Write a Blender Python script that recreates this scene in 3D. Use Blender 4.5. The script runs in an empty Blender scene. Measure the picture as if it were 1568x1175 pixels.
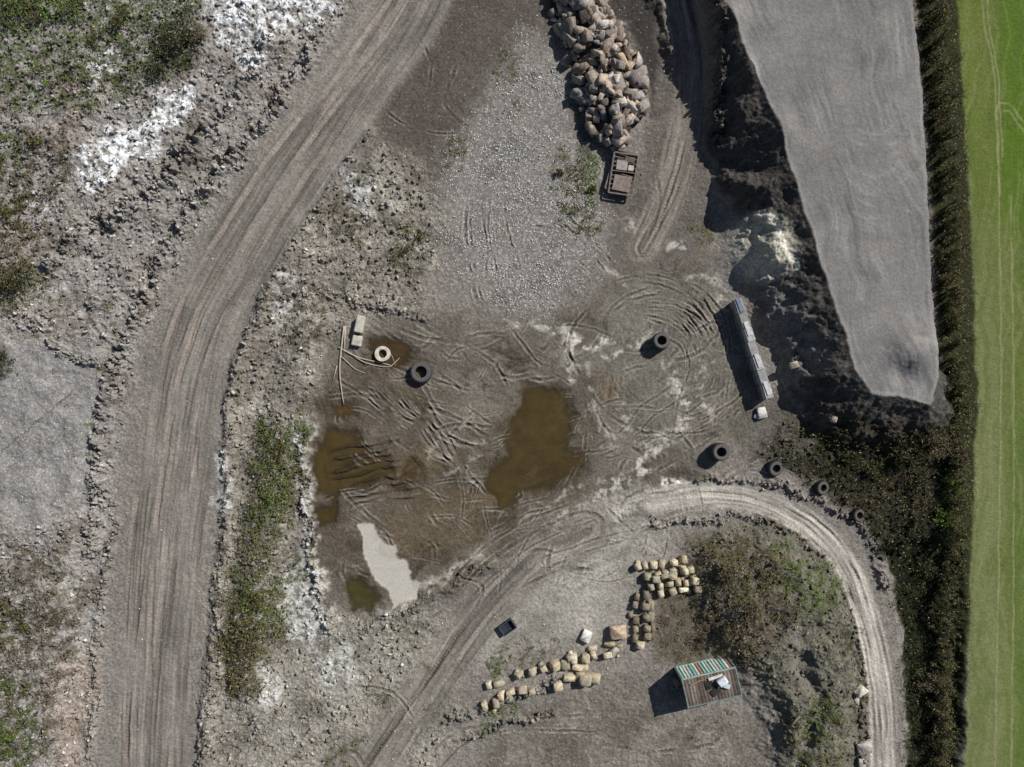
import bpy, bmesh, math, numpy as np
from mathutils import Vector, Matrix
rng=np.random.default_rng(7)
H=63.0; S=0.06
K=0.80
f32=np.float32
def lin(c):
    c=np.array(c,dtype=float)/255.0
    return np.where(c<=0.04045,c/12.92,((c+0.055)/1.055)**2.4)/K
def E(pts,z=0):
    k=(H-z)/H
    return [(784+(x-784)*k,587.5+(y-587.5)*k) for x,y in pts]
def M2W(u,v): return ((u-784)*S,(587.5-v)*S)
def W(px,py,z=0):
    (u,v),=E([(px,py)],z); return M2W(u,v)
# ---------------- noise
perm=rng.permutation(256).astype(np.int32); perm=np.concatenate([perm,perm])
ga=rng.uniform(0,2*np.pi,256); gx=np.cos(ga).astype(f32); gy=np.sin(ga).astype(f32)
def perlin(x,y,seed=0):
    x=np.asarray(x,dtype=f32)+f32(seed*17.31); y=np.asarray(y,dtype=f32)+f32(seed*7.77)
    xi=np.floor(x); yi=np.floor(y); xf=x-xi; yf=y-yi
    xi=xi.astype(np.int32)&255; yi=yi.astype(np.int32)&255
    u=xf*xf*xf*(xf*(xf*6-15)+10); v=yf*yf*yf*(yf*(yf*6-15)+10)
    x1=(xi+1)&255; y1=(yi+1)&255
    a=perm[perm[xi]+yi]; b=perm[perm[x1]+yi]; c=perm[perm[xi]+y1]; d=perm[perm[x1]+y1]
    na=gx[a]*xf+gy[a]*yf; nb=gx[b]*(xf-1)+gy[b]*yf
    nc=gx[c]*xf+gy[c]*(yf-1); nd=gx[d]*(xf-1)+gy[d]*(yf-1)
    return ((na+(nb-na)*u)*(1-v)+(nc+(nd-nc)*u)*v)*1.5
def fbm(x,y,o=4,seed=0,g=0.5):
    r=0;a=1;t=0;f=1
    for i in range(o):
        r=r+a*perlin(x*f,y*f,seed+i*3); t+=a; a*=g; f*=2.03
    return r/t*1.3
def sm(t):
    t=np.clip(t,0,1); return t*t*(3-2*t)
# ---------------- grid
STEP=0.075
def axis(lo,hi):
    core=np.arange(lo,hi+1e-6,STEP)
    g=STEP*np.cumsum(1.28**np.arange(1,33)); g=g[g<900]
    return np.concatenate([lo-g[::-1],core,hi+g])
xs=axis(-50,50); ys=axis(-38,38)
NX,NY=len(xs),len(ys)
X,Y=np.meshgrid(xs.astype(f32),ys.astype(f32))
us=xs/S+784; vs=587.5-ys/S
U=(X/S+784).astype(f32); V=(587.5-Y/S).astype(f32)
N1=fbm(U/45,V/45,4,1,0.6); N2=fbm(U/45,V/45,4,20,0.6)
def win(u0,u1,v0,v1):
    i0=max(0,np.searchsorted(us,u0)-1); i1=min(NX,np.searchsorted(us,u1)+1)
    a=-vs
    j0=max(0,np.searchsorted(a,-v1)-1); j1=min(NY,np.searchsorted(a,-v0)+1)
    return slice(j0,j1),slice(i0,i1)
def sdf(pts,warp=6,marg=60):
    P=np.array(pts,dtype=f32)
    sl=win(P[:,0].min()-marg,P[:,0].max()+marg,P[:,1].min()-marg,P[:,1].max()+marg)
    u=U[sl]+warp*2*N1[sl]; v=V[sl]+warp*2*N2[sl]
    ins=np.zeros(u.shape,bool); d=np.full(u.shape,1e9,f32)
    n=len(P)
    for i in range(n):
        ax,ay=P[i]; bx,by=P[(i+1)%n]
        ex,ey=bx-ax,by-ay
        t=np.clip(((u-ax)*ex+(v-ay)*ey)/(ex*ex+ey*ey+1e-6),0,1)
        d=np.minimum(d,(u-ax-t*ex)**2+(v-ay-t*ey)**2)
        if abs(ey)>1e-6:
            c=((ay>v)!=(by>v))&(u<(ex*(v-ay)/ey+ax)); ins^=c
    d=np.sqrt(d); return sl,np.where(ins,-d,d)
def pm(pts,soft=8,warp=6):
    sl,s=sdf(pts,warp,soft+warp*3+5)
    o=np.zeros(U.shape,f32); o[sl]=sm(0.5-s/(2*soft)); return o
def catmull(pts,seg=12.0):
    P=[np.array(p,float) for p in pts]
    if len(P)==2:
        n=max(1,int(np.linalg.norm(P[1]-P[0])/40)); return np.array([P[0]+(P[1]-P[0])*i/n for i in range(n+1)])
    P=[2*P[0]-P[1]]+P+[2*P[-1]-P[-2]]
    out=[]
    for i in range(1,len(P)-2):
        n=max(1,int(np.linalg.norm(P[i+1]-P[i])/seg))
        for k in range(n):
            t=k/n
            out.append(0.5*((2*P[i])+(-P[i-1]+P[i+1])*t+(2*P[i-1]-5*P[i]+4*P[i+1]-P[i+2])*t*t+(-P[i-1]+3*P[i]-3*P[i+1]+P[i+2])*t**3))
    out.append(P[-2]); return np.array(out)
def line(pts,R,warp=2,smooth=True):
    P=catmull(pts) if smooth else np.array(pts,float)
    sl=win(P[:,0].min()-R,P[:,0].max()+R,P[:,1].min()-R,P[:,1].max()+R)
    j0,i0=sl[0].start,sl[1].start
    sh=U[sl].shape
    D=np.full(sh,1e9,f32); SD=np.full(sh,1e3,f32); A=np.zeros(sh,f32); s=0.0
    for i in range(len(P)-1):
        ax,ay=P[i]; bx,by=P[i+1]; ex,ey=bx-ax,by-ay; L=math.hypot(ex,ey)
        if L<1e-6: continue
        w=win(min(ax,bx)-R,max(ax,bx)+R,min(ay,by)-R,max(ay,by)+R)
        lw=(slice(max(0,w[0].start-j0),max(0,w[0].stop-j0)),slice(max(0,w[1].start-i0),max(0,w[1].stop-i0)))
        gw=(slice(lw[0].start+j0,lw[0].stop+j0),slice(lw[1].start+i0,lw[1].stop+i0))
        u=U[gw]; v=V[gw]
        if u.size==0: s+=L; continue
        if u.shape!=D[lw].shape:
            k0,k1=D[lw].shape; u=u[:k0,:k1]; v=v[:k0,:k1]; gw=(slice(gw[0].start,gw[0].start+k0),slice(gw[1].start,gw[1].start+k1))
        u=u+warp*2*N1[gw]; v=v+warp*2*N2[gw]
        t=((u-ax)*ex+(v-ay)*ey)/(L*L); tc=np.clip(t,0,1)
        dd=np.hypot(u-ax-tc*ex,v-ay-tc*ey)
        sg=np.where((u-ax)*ey-(v-ay)*ex>0,1,-1)
        m=dd<D[lw]
        D[lw]=np.where(m,dd,D[lw]); SD[lw]=np.where(m,dd*sg,SD[lw]); A[lw]=np.where(m,s+tc*L,A[lw])
        s+=L
    A=np.where(D>1e8,0,A)
    return sl,SD,A,s
def lm(pts,width,soft=None,warp=3):
    soft=soft or width*0.5
    sl,d,a,L=line(pts,width+soft*2+warp*3+5,warp)
    o=np.zeros(U.shape,f32); o[sl]=sm((width+soft-np.abs(d))/(2*soft)); return o

nA=fbm(X/9,Y/9,3,31); nB=fbm(X/2.2,Y/2.2,4,41); nC=fbm(X/0.7,Y/0.7,3,51,0.6); nD=fbm(X/0.28,Y/0.28,2,61,0.7)
nE=fbm(X/3.6+.5*nB,Y/3.6+.5*nA,5,44,.62)
bil=1-np.abs(perlin(X/0.55+nB,Y/0.55,71))*1.6
h=(0.05+0.03*nA).astype(f32)
col=np.empty(U.shape+(3,),f32); col[:]=lin((117,112,106))
speck=np.zeros(U.shape,f32)+0.15
rough=np.zeros(U.shape,f32)+0.35
def paint(m,c,a=1.0):
    global col
    m=np.clip(m*a,0,1)[...,None]; col=col*(1-m)+lin(c).astype(f32)*m
def setf(arr,m,val): arr[:]=arr*(1-m)+val*m

# ---- zones
left=pm([(-3000,-3000),(650,-3000),(545,0),(440,160),(340,300),(255,440),(205,560),(180,700),(170,900),(140,1175),(100,3500),(-3000,3500)],14,4)
leftH=pm([(-3000,-3000),(600,-3000),(505,0),(400,140),(300,280),(215,420),(165,560),(140,700),(120,900),(95,1175),(60,3500),(-3000,3500)],22,9)
h+=leftH*(0.75+0.45*nA+0.22*nB)
setf(rough,left,0.75); setf(speck,left,0.28)
paint(left,(130,126,121)); 
paint(left*sm(nE*1.8+0.1),(92,85,77),0.7); paint(left*sm(-nB*2),(154,151,146),0.55)
paint(left*sm(nA*2-.2),(124,110,99),0.35)
smoothleft=pm([(-40,540),(60,520),(150,540),(165,640),(140,760),(60,800),(-40,790)],25,12)
setf(rough,smoothleft,0.25); paint(smoothleft,(124,122,120),0.75); setf(speck,smoothleft,0.5); paint(smoothleft*sm(nE*2),(108,105,102),.5)
paint(pm([(80,1010),(130,1000),(150,1060),(120,1175),(90,1175)],14,8),(146,131,119),0.5)
um=pm([(660,-200),(860,-200),(850,60),(790,90),(720,200),(680,300),(560,260),(580,140),(640,60)],30,10)
paint(um,(86,80,74)); setf(rough,um,0.25)
verge=pm([(590,220),(540,260),(450,350),(390,470),(350,600),(335,800),(315,1000),(300,1300),(560,1300),(580,1060),(480,1000),(470,850),(470,650),(520,520),(640,470),(700,330),(640,250)],20,8)
setf(rough,verge,0.7); paint(verge,(121,116,107)); paint(verge*sm(-nE*2),(158,154,144),0.6); paint(verge*sm(nE*2-0.1),(78,72,62),0.7)
yard=pm([(560,500),(680,480),(860,480),(930,380),(1070,370),(1120,500),(1165,640),(1080,730),(1000,790),(850,860),(720,900),(640,930),(530,960),(490,880),(470,680),(500,540)],22,12)
paint(yard,(96,91,83)); setf(rough,yard,0.22); setf(speck,yard,0.05)
paint(yard*sm(nA*2),(114,109,100),0.5); paint(yard*sm(nE*2-0.1),(70,64,57),0.7); paint(yard*sm(-nE*2-.2),(126,122,113),0.5)
paint(pm([(950,420),(1080,410),(1150,580),(1100,660),(1000,680),(900,560)],25,10),(108,105,97),0.45)
strip=pm([(800,60),(855,80),(885,200),(925,330),(920,400),(870,460),(830,490),(750,475),(700,440),(680,380),(685,240),(730,180),(770,110)],36,15)
paint(strip,(116,112,107)); setf(speck,strip,0.85); setf(rough,strip,0.25); paint(strip*sm(nE*1.8),(90,85,79),.65)
setf(speck,verge,0.35)
mud=pm([(490,560),(640,540),(700,640),(770,640),(800,590),(880,590),(900,680),(880,760),(760,820),(690,870),(620,900),(500,890),(480,760),(485,640)],32,14)
paint(mud,(84,76,64),0.75); paint(mud*sm(nE*2),(60,53,42),0.5); paint(mud*sm(-nE*2-.1),(112,105,93),0.45)
paint(pm([(600,760),(760,740),(740,820),(640,860),(590,830)],26,14),(94,82,66),0.7)
paint(pm([(915,575),(945,572),(945,610),(918,612)],14,8),(106,88,64),0.5)
paint(pm([(560,700),(660,680),(700,700),(620,740),(560,760)],12,8),(92,79,61),0.6)
bc=pm([(850,830),(960,790),(1040,800),(1010,850),(960,880),(960,960),(880,990),(800,990),(740,1010),(720,960),(790,880)],22,10)
paint(bc,(136,132,124)); setf(rough,bc,0.25); paint(bc*sm(nE*2),(108,104,97),.55)
bb=pm([(480,930),(640,930),(700,960),(700,1060),(640,1300),(330,1300),(330,1100),(430,1040)],20,8)
paint(bb,(133,129,120)); setf(rough,bb,0.65); paint(bb*sm(nE*2),(90,85,76),0.65)
bs=pm([(760,1100),(900,1050),(1010,1040),(1040,1110),(1180,1110),(1200,1300),(690,1300)],20,8)
paint(bs,(106,101,94)); setf(rough,bs,0.4); paint(bs*sm(-nE*2),(140,135,125),.5); paint(bs*sm(nE*2),(80,75,65),.55)
lane=pm([(960,-200),(1080,-200),(1085,60),(1085,200),(1090,330),(1080,400),(940,410),(930,300),(985,240),(1000,140),(970,50)],14,5)
paint(lane,(98,93,87)); setf(rough,lane,0.25); paint(lane*sm(nE*2),(78,73,68),.5)
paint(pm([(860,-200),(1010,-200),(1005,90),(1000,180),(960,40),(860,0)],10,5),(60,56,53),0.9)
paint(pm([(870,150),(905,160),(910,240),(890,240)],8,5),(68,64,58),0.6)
nCh=sm(0.65+1.6*nC+0.6*nB)
chalk=[([(125,240),(165,200),(215,205),(250,160),(305,130),(305,170),(262,200),(258,235),(200,260),(150,300),(130,285)],1),
([(310,0),(470,-20),(520,20),(450,60),(400,85),(340,75)],.85),([(360,85),(410,95),(420,120),(370,110)],.9),([(140,85),(185,80),(190,120),(150,130)],0.6),
([(420,645),(460,655),(470,700),(450,690)],0.5),([(450,850),(490,870),(500,980),(440,985),(425,900)],0.45),([(60,300),(110,310),(90,340),(60,330)],.5),
([(520,260),(570,265),(575,340),(530,320)],0.45),([(330,690),(355,690),(360,780),(330,780)],0.5),([(430,410),(460,420),(450,490),(420,500)],0.45),([(470,990),(530,980),(560,1040),(500,1060)],0.4),([(465,700),(480,700),(482,850),(465,850)],.4),([(400,1010),(440,1030),(420,1080),(400,1070)],.4)]
for p,a in chalk: paint(pm(p,7,8)*nCh,(188,190,190),a)
for p,w,a in [([(930,520),(905,530),(880,525),(865,505)],7,.9),([(870,530),(872,570)],10,.75),([(930,545),(990,520),(1010,510)],4,.7),([(1020,560),(1030,590),(1050,610),(1045,650),(1000,690)],8,.8),([(990,690),(985,720),(930,745),(880,790),(840,820)],8,.9),([(850,800),(930,790),(985,755)],10,.7),([(960,345),(1010,375),(1050,385)],7,.7),([(930,410),(960,440)],5,.6),([(780,495),(830,500),(870,520)],6,.65),([(655,900),(690,870),(740,850)],6,.55),([(1030,770),(1100,760),(1180,775)],12,.6),([(955,620),(965,655)],6,.6),([(720,640),(700,660),(650,700)],5,.45),([(900,560),(905,620),(940,690)],5,.45),([(1080,560),(1070,600),(1090,640)],6,.55),([(480,640),(475,720),(480,800),(495,900),(520,950)],6,.6),([(640,900),(620,930),(590,945)],5,.6),([(1060,420),(1100,430),(1110,470)],6,.5),([(700,640),(740,660),(720,700),(660,730)],4,.35),([(890,740),(840,770),(790,800)],4,.4)]:
    paint(lm(p,w,w*.9,8)*sm(0.45+1.8*nC+nB),(168,164,155),a)
paint(pm([(1012,733),(1070,740),(1065,765),(1015,765)],4,4)*sm(.7+2*nC+nD),(190,187,181),0.85)
paint(pm([(900,770),(980,735),(985,765),(930,800),(880,815)],8,6),(150,146,138),0.7)
paint(pm([(880,880),(930,870),(920,950),(880,960),(840,930)],18,8),(150,146,138),0.5)
def scuff(cx,cy,r0,r1,mask,mode,fr,amp,sd):
    sl=win(cx-r1,cx+r1,cy-r1,cy+r1)
    du=U[sl]-cx+6*N1[sl]; dv=V[sl]-cy+6*N2[sl]; r=np.hypot(du,dv); th=np.arctan2(dv,du)
    n=fbm(r/fr+N1[sl]*2,th*3.2,3,sd,.65) if mode=='arc' else fbm(th*fr+N1[sl]*.6,r/60,3,sd,.65)
    m=sm((r-r0)/20)*sm((r1-r)/30)*mask[sl]*sm(.45+1.6*nE[sl])
    h[sl]+=amp*m*n; col[sl]*=(1+.38*m*n)[...,None]
east=sm((U-860)/60)
scuff(1015,560,35,175,np.clip(yard,0,1)*east,'arc',4.5,.065,501)
scuff(430,430,120,420,yard*(1-east)*sm((800-V)/80),'ray',28,.08,511)
scuff(930,1300,380,640,np.clip(yard+bc,0,1)*sm((V-690)/60),'arc',6,.065,521)
scuff(700,900,60,260,yard*sm((V-640)/80)*(1-east),'ray',10,.06,531)
scuff(1500,650,300,620,yard*east,'arc',5,.05,541)
scuff(760,200,180,420,yard*(1-east)*sm((640-V)/60),'arc',6,.05,551)
# puddles
pud=[("muddy_pond",[(805,598),(868,600),(882,640),(862,690),(908,700),(870,732),(800,762),(762,785),(752,765),(738,735),(775,700),(776,645)],(76,64,38)),
("muddy_puddle",[(480,690),(500,660),(540,660),(560,685),(605,700),(590,735),(545,750),(510,768),(482,745)],(78,65,38)),
("muddy_puddle",[(480,774),(512,772),(516,800),(485,812)],(72,60,35)),
("muddy_puddle",[(530,888),(560,880),(578,915),(562,942),(535,925)],(70,66,38)),
("muddy_puddle",[(560,520),(600,516),(630,530),(622,558),(600,566),(570,555)],(70,57,37)),
("muddy_puddle",[(512,624),(540,622),(545,640),(515,645)],(82,64,42)),
("muddy_puddle",[(600,745),(628,705),(640,715),(622,750)],(86,71,50))]
refl_poly=[(549,806),(572,803),(588,830),(610,838),(612,855),(624,856),(626,880),(650,892),(640,915),(602,930),(594,908),(574,886),(556,850)]  # puddle outline filled with a painted bright-sky reflection
wet=np.zeros(U.shape,f32)
for n,p,c in pud:
    m=pm(p,10,6); m2=pm(p,20,10)
    wet=np.maximum(wet,m); paint(m2,(70,61,47),0.75); paint(m,(56,46,32),.8); h-=0.24*m
    setf(rough,m2,0.14)
refl=pm(refl_poly,2.2,4.5)
# ---- plateau
plp=E([(1085,-120),(1100,-20),(1130,50),(1175,150),(1215,270),(1240,350),(1265,430),(1290,500),(1310,570),(1335,605),(1375,607),(1425,622),(1436,580),(1428,480),(1420,300),(1412,150),(1398,0),(1385,-120)],4)
sl,s=sdf(plp,1.6,140)
PS=np.full(U.shape,999,f32); PS[sl]=s
wd=np.interp(U,[1180,1300,1345],[95,88,34]).astype(f32)
wd=np.where(V>560,np.maximum(wd,34+ (V-560)*0.9),wd); wd=np.minimum(wd,88)
wdn=wd*(1+0.22*nB+0.2*nA)
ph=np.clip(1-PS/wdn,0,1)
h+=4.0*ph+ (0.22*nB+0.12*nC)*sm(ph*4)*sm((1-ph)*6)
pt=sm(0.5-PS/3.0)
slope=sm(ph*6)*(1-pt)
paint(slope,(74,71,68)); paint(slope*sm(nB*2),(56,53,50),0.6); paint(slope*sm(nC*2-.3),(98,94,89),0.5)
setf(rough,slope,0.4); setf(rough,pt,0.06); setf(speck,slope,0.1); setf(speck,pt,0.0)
paint(pt,(114,112,110))
def streak(ang,along,across,seed,o=3):
    c,s_=math.cos(ang),math.sin(ang)
    wx=X+1.4*nA; 
    return fbm((wx*c+Y*s_)/across,(-wx*s_+Y*c)/along,o,seed)
st1=streak(math.radians(17),16,1.1,81); st2=streak(math.radians(12),5,0.35,91)
fd=sm(.5+1.5*fbm(X/5,Y/7,2,111))
paint(pt*sm(st1*2.5-.1)*fd,(98,96,94),0.6); paint(pt*sm(-st1*2.5-.1)*fd,(132,130,127),0.55); paint(pt*sm(st2*2.5-.3),(98,96,94),0.35)
h+=pt*fd*(0.07*st1+0.02*st2)
paint(pt*sm(nE*2-.1),(123,119,114),0.5); paint(pt*sm(-nE*2-.3),(102,100,99),0.4)
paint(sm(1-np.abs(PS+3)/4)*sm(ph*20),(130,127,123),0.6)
def mound(px,py,z,r,hh,e=1.0,ang=0):
    global h
    (u,v),=E([(px,py)],z); du=U-u+5*N1; dv=V-v+5*N2
    c,s_=math.cos(ang),math.sin(ang); a=(du*c+dv*s_)/r; b=(-du*s_+dv*c)/(r*e)
    g=np.exp(-(a*a+b*b)); h+=hh*g; return g
g=mound(1395,535,4,34,0.9,0.9); mound(1382,572,4,15,-0.5,1); mound(1405,515,4,12,-0.3,.6)
for k in range(7):
    yy=210+k*22; m=pt*lm([(1245+k*5,yy),(1300+k*3,yy+18),(1345,yy)],2.2,3,7)*sm(.6+nB); paint(m,(134,132,129),0.4); h+=.03*m
g=mound(1165,380,1.8,36,1.8,1.3,-0.3); gm=sm(g*2.6-.3); paint(gm,(160,156,142),0.95); paint(gm*sm(nC*2),(126,122,109),.5); setf(rough,gm,0.3)
g=mound(1140,295,1,28,1.3,0.7); g=mound(1120,190,1,22,1.0,1.2); mound(1130,130,1.5,14,0.8,1); mound(1105,60,1,16,0.7,1.8); mound(1180,210,2,20,.7,1.3)
mound(1215,480,1.5,24,0.8,1.2); mound(1260,570,1.5,22,.8,1.3)
mound(1098,350,0,22,-0.6,1.5)
paint(pm([(1150,440),(1195,440),(1250,560),(1220,600),(1180,560)],14,8),(114,113,110),0.6)
paint(lm([(1148,338),(1168,345),(1185,400),(1200,415)],3.5,3,4),(202,198,186),0.8)
se=pm([(1190,640),(1260,625),(1330,640),(1440,640),(1455,700),(1450,850),(1350,850),(1300,780),(1240,740),(1150,700)],18,8)
paint(se,(62,58,48)); setf(rough,se,.7)
paint(pm([(1100,640),(1190,600),(1260,640),(1250,700),(1150,700)],14,8),(88,84,77),.7)
es=pm([(1335,850),(1360,860),(1385,960),(1392,1080),(1390,3200),(1475,3200),(1470,1100),(1470,850),(1440,820)],10,5)
paint(es,(42,45,31)); h-=0.9*es*1.0; setf(rough,es,.6)
hb=pm([(1405,-3000),(1470,-3000),(1472,0),(1488,300),(1500,600),(1490,900),(1472,1175),(1480,3200),(1420,3200),(1440,1175),(1445,900),(1440,600),(1425,300),(1400,0)],8,3)
paint(hb,(54,56,36))
FL=[(1462,-3000),(1462,-100),(1470,60),(1486,300),(1497,600),(1489,850),(1478,1175),(1470,3200)]
field=pm(FL+[(30000,3200),(30000,-3000)],5,2.5)
paint(field,(88,98,50)); setf(rough,field,0.06); setf(speck,field,0)
fst=streak(math.radians(-3),20,0.5,101)
paint(field*sm((V-200)/450)*sm((1565-U)/60),(106,110,75),0.9)
paint(field*sm((U-1500)/50)*sm((450-V)/200),(72,98,26),0.9)
paint(field*sm((450-V)/300)*sm((1520-U)/30),(88,101,44),0.8)
paint(field*sm((U-1535)/20)*sm((V-500)/200),(83,99,48),0.8)
paint(field*sm(fst*2.2),(76,90,44),0.45); paint(field*sm(-fst*2.2-.1),(118,122,82),0.35)
paint(field*sm(-nE*2),(98,104,64),0.5); paint(field*sm(nE*2-.2),(76,88,40),.45)
for p in [[(1496,-300),(1503,0),(1520,100),(1528,240),(1532,600),(1528,900),(1522,1300)],[(1505,-300),(1511,0),(1527,110),(1534,240)],[(1600,215),(1560,180),(1545,158),(1530,158),(1524,175),(1530,300)],[(1600,240),(1562,195),(1545,170),(1536,170)],[(1545,-100),(1600,60)],[(1547,300),(1552,700),(1548,1300)]]:
    paint(lm(p,1.1,1.2,1.2)*field*sm(.9+nB),(136,131,100),0.7)
bm=pm([(1075,850),(1180,835),(1250,870),(1285,940),(1300,1030),(1290,1150),(1290,1350),(1160,1350),(1190,1100),(1150,1020),(1110,990),(1085,930)],34,8)
bmc=pm([(1050,820),(1180,790),(1265,840),(1310,930),(1330,1030),(1330,1350),(1150,1350),(1190,1100),(1150,1020),(1070,1000),(1055,930)],14,6)
h+=1.7*bm*(1+0.25*nB); paint(bmc,(100,97,86)); paint(bmc*sm(nE*2),(68,66,50),0.65); paint(bmc*sm(-nC*1.5-.2),(132,129,119),0.5); setf(rough,bmc,.6)
gul=lm([(1220,1000),(1240,1060),(1225,1130),(1190,1200)],10,8,6); h-=0.6*gul; paint(gul,(110,107,101),.6)
paint(lm([(1150,1000),(1200,960),(1215,1010)],12,10,6),(112,109,102),.5)
paint(pm([(1000,900),(1060,890),(1110,1000),(1060,1020),(1000,1010)],14,6),(84,77,64),.8)
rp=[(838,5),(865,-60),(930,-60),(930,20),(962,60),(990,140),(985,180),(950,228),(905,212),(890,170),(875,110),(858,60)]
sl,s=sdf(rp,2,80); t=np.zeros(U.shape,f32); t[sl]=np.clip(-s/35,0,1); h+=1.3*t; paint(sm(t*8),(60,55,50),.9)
b1=lm([(560,200),(500,290),(440,380),(400,470),(370,560),(352,660),(350,800),(335,950),(318,1080),(312,1300)],8,10,5); h+=0.5*b1; setf(rough,b1,1.1)
b2=lm([(480,500),(450,600),(430,680),(410,800),(395,920),(385,1010),(400,1080)],26,22,6); h+=0.6*b2
b3=lm([(520,975),(600,945),(680,900),(740,870),(820,860)],7,9,5); h+=0.35*b3; setf(rough,b3,1.0)
b4=[([(480,80),(400,190),(330,270),(270,360),(225,450),(180,560),(158,650),(150,760),(140,840)],8,.75),([(330,190),(280,260),(210,320),(120,370),(90,410)],9,.7),([(420,60),(370,150),(300,220),(250,270)],7,.5),([(180,800),(160,900),(150,1000),(140,1175)],5,.3),([(690,1100),(760,1080),(860,1040)],7,.35),([(460,650),(470,760),(480,860),(500,960)],6,.35),([(1000,800),(1060,800),(1130,790),(1210,815),(1270,860),(1305,930),(1320,1010),(1322,1175)],5,.25),([(1070,735),(1180,742),(1260,770),(1325,820),(1352,900)],5,.25),([(1080,20),(1085,120),(1095,220)],6,.4),([(60,480),(110,540),(170,560)],5,.3),([(700,1130),(760,1110),(850,1090)],4,.3),([(400,470),(470,455),(560,465),(650,490)],5,.25),([(300,1180),(330,1080),(345,960)],5,.3)]
for p,w,a in b4:
    m=lm(p,w,w*1.2,6); h+=a*m*np.clip(0.6+nC+.6*nB,0,2); setf(rough,m,1.4)
# ---- haul roads
def road(pts,half,colr,tint,tracks,edge=8,seed=0,tper=5.0,light=(150,140,131),stv=.34):
    sl,d,a,L=line(pts,half+60,1.0)
    m=sm((half+edge-np.abs(d))/(2*edge))
    h[sl]=h[sl]*(1-m*0.75)+m*0.75*0.05
    rough[sl]=rough[sl]*(1-m)+0.16*m; speck[sl]=speck[sl]*(1-m)+0.1*m
    lc=lin(colr).astype(f32); mm=m[...,None]*tint
    col[sl]=col[sl]*(1-mm)+lc*mm
    stn=fbm(d/9.0,a/420.0,3,200+seed,.65); st_b=fbm(d/28.0,a/160.0,3,230+seed); st_c=fbm(d/3.0,a/90.0,2,260+seed)
    col[sl]=col[sl]*(1+(stv*stn+.26*st_b+.16*st_c)*m)[...,None]
    h[sl]+=m*(.03*stn+.02*st_c)
    for i,(o,gauge,ww,dp,br) in enumerate(tracks):
        wand=9*np.sin(a/260+i*1.7+seed)+3*np.sin(a/97+i*2.9)
        for sgn in (-1,1):
            q=d-(o+sgn*gauge+wand)
            e=np.exp(-(q/ww)**4); rim=np.exp(-((np.abs(q)-ww*1.3)/1.4)**2)
            tread=np.cos(2*np.pi*(a/tper)+np.abs(q)*0.9)
            fade=sm(0.4+2.0*fbm(a/110,a*0+i*3.7+sgn,2,seed+5))
            h[sl]+=m*fade*(-dp*e*(0.8+0.2*tread)+dp*0.7*rim)
            lt=lin(light if br>0 else (78,73,68)).astype(f32)
            k=(np.abs(br)*e*m*fade*(0.85+0.15*tread))[...,None]
            col[sl]=col[sl]*(1-k)+lt*k
            k=(0.35*rim*m*fade)[...,None]; col[sl]=col[sl]*(1-k)+lin((76,71,66)).astype(f32)*k
HR=[(690,-140),(632,0),(585,75),(520,165),(450,265),(380,375),(322,480),(290,580),(272,700),(260,800),(250,900),(242,1000),(232,1175),(225,1400),(215,3000)]
road(HR,56,(117,112,106),0.92,[(-26,17,4.5,.08,.5),(8,18,5,.07,.35),(26,16,4.5,.06,-.4),(-8,20,2.6,.08,-.5),(-40,8,2.5,.07,-.4)],seed=1,light=(150,137,127))
RR=[(1000,768),(1050,760),(1110,758),(1180,773),(1242,808),(1290,858),(1322,930),(1342,1010),(1351,1090),(1352,1175),(1353,1500),(1355,3000)]
road(RR,19,(152,147,139),0.95,[(0,9,4,.06,.35),(4,10,3,.06,-.3),(-3,11,3,.05,.3)],seed=2,light=(178,173,164),edge=5)
BR=[(900,810),(830,850),(770,905),(715,965),(660,1045),(610,1120),(560,1200),(500,1330),(300,3000)]
road(BR,34,(113,108,101),0.75,[(-12,13,4,.09,-.4),(8,14,4,.09,.4),(0,17,3.4,.09,-.45)],seed=3,edge=14,light=(146,140,131))
UR=[(1010,-140),(1035,0),(1052,80),(1055,160),(1045,230),(1020,310),(985,380)]
road(UR,26,(116,110,103),0.85,[(-5,12,3.5,.10,.4),(5,13,3.5,.10,-.4),(0,7,3,.08,.35)],seed=4,edge=10)
# ---- individual ruts
def rut(pts,w=2.6,dp=0.06,dark=0.45,tper=4.5,rim=0.9,colr=(60,56,50),warp=1.8):
    sl,d,a,L=line(pts,w*4+6,warp)
    e=np.exp(-(d/w)**4); r=np.exp(-((np.abs(d)-w*1.5)/(w*0.5))**2)
    end=sm(a/16)*sm((L-a)/16)*sm(0.65+1.6*N1[sl]+.7*nB[sl])
    tread=np.cos(2*np.pi*a/tper+np.abs(d)*1.0)
    h[sl]+=end*(-dp*e*(0.75+0.25*tread)+dp*rim*r)
    k=(dark*e*end)[...,None]; col[sl]=col[sl]*(1-k)+lin(colr).astype(f32)*k
    k=(0.42*r*end)[...,None]; col[sl]=col[sl]*(1-k)+lin((148,143,134)).astype(f32)*k
def arc(cx,cy,r,a0,a1,n=9,ex=1.0):
    return [(cx+r*math.cos(math.radians(a0+(a1-a0)*i/(n-1)))*ex,cy+r*math.sin(math.radians(a0+(a1-a0)*i/(n-1)))) for i in range(n)]
for k in range(18):
    a0=rng.uniform(-160,-30)
    rut(arc(1000+rng.uniform(-25,25),550+rng.uniform(-22,22),rng.uniform(50,125),a0,a0+rng.uniform(35,90)),w=rng.uniform(1.4,2.6),dp=.07,dark=.45)
for r in range(74,125,7):
    a0=-52+rng.uniform(-12,12); rut(arc(990+rng.uniform(-6,6),545+rng.uniform(-5,5),r,a0,a0+rng.uniform(25,55)),w=1.9,dp=.09,dark=.55)
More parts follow.
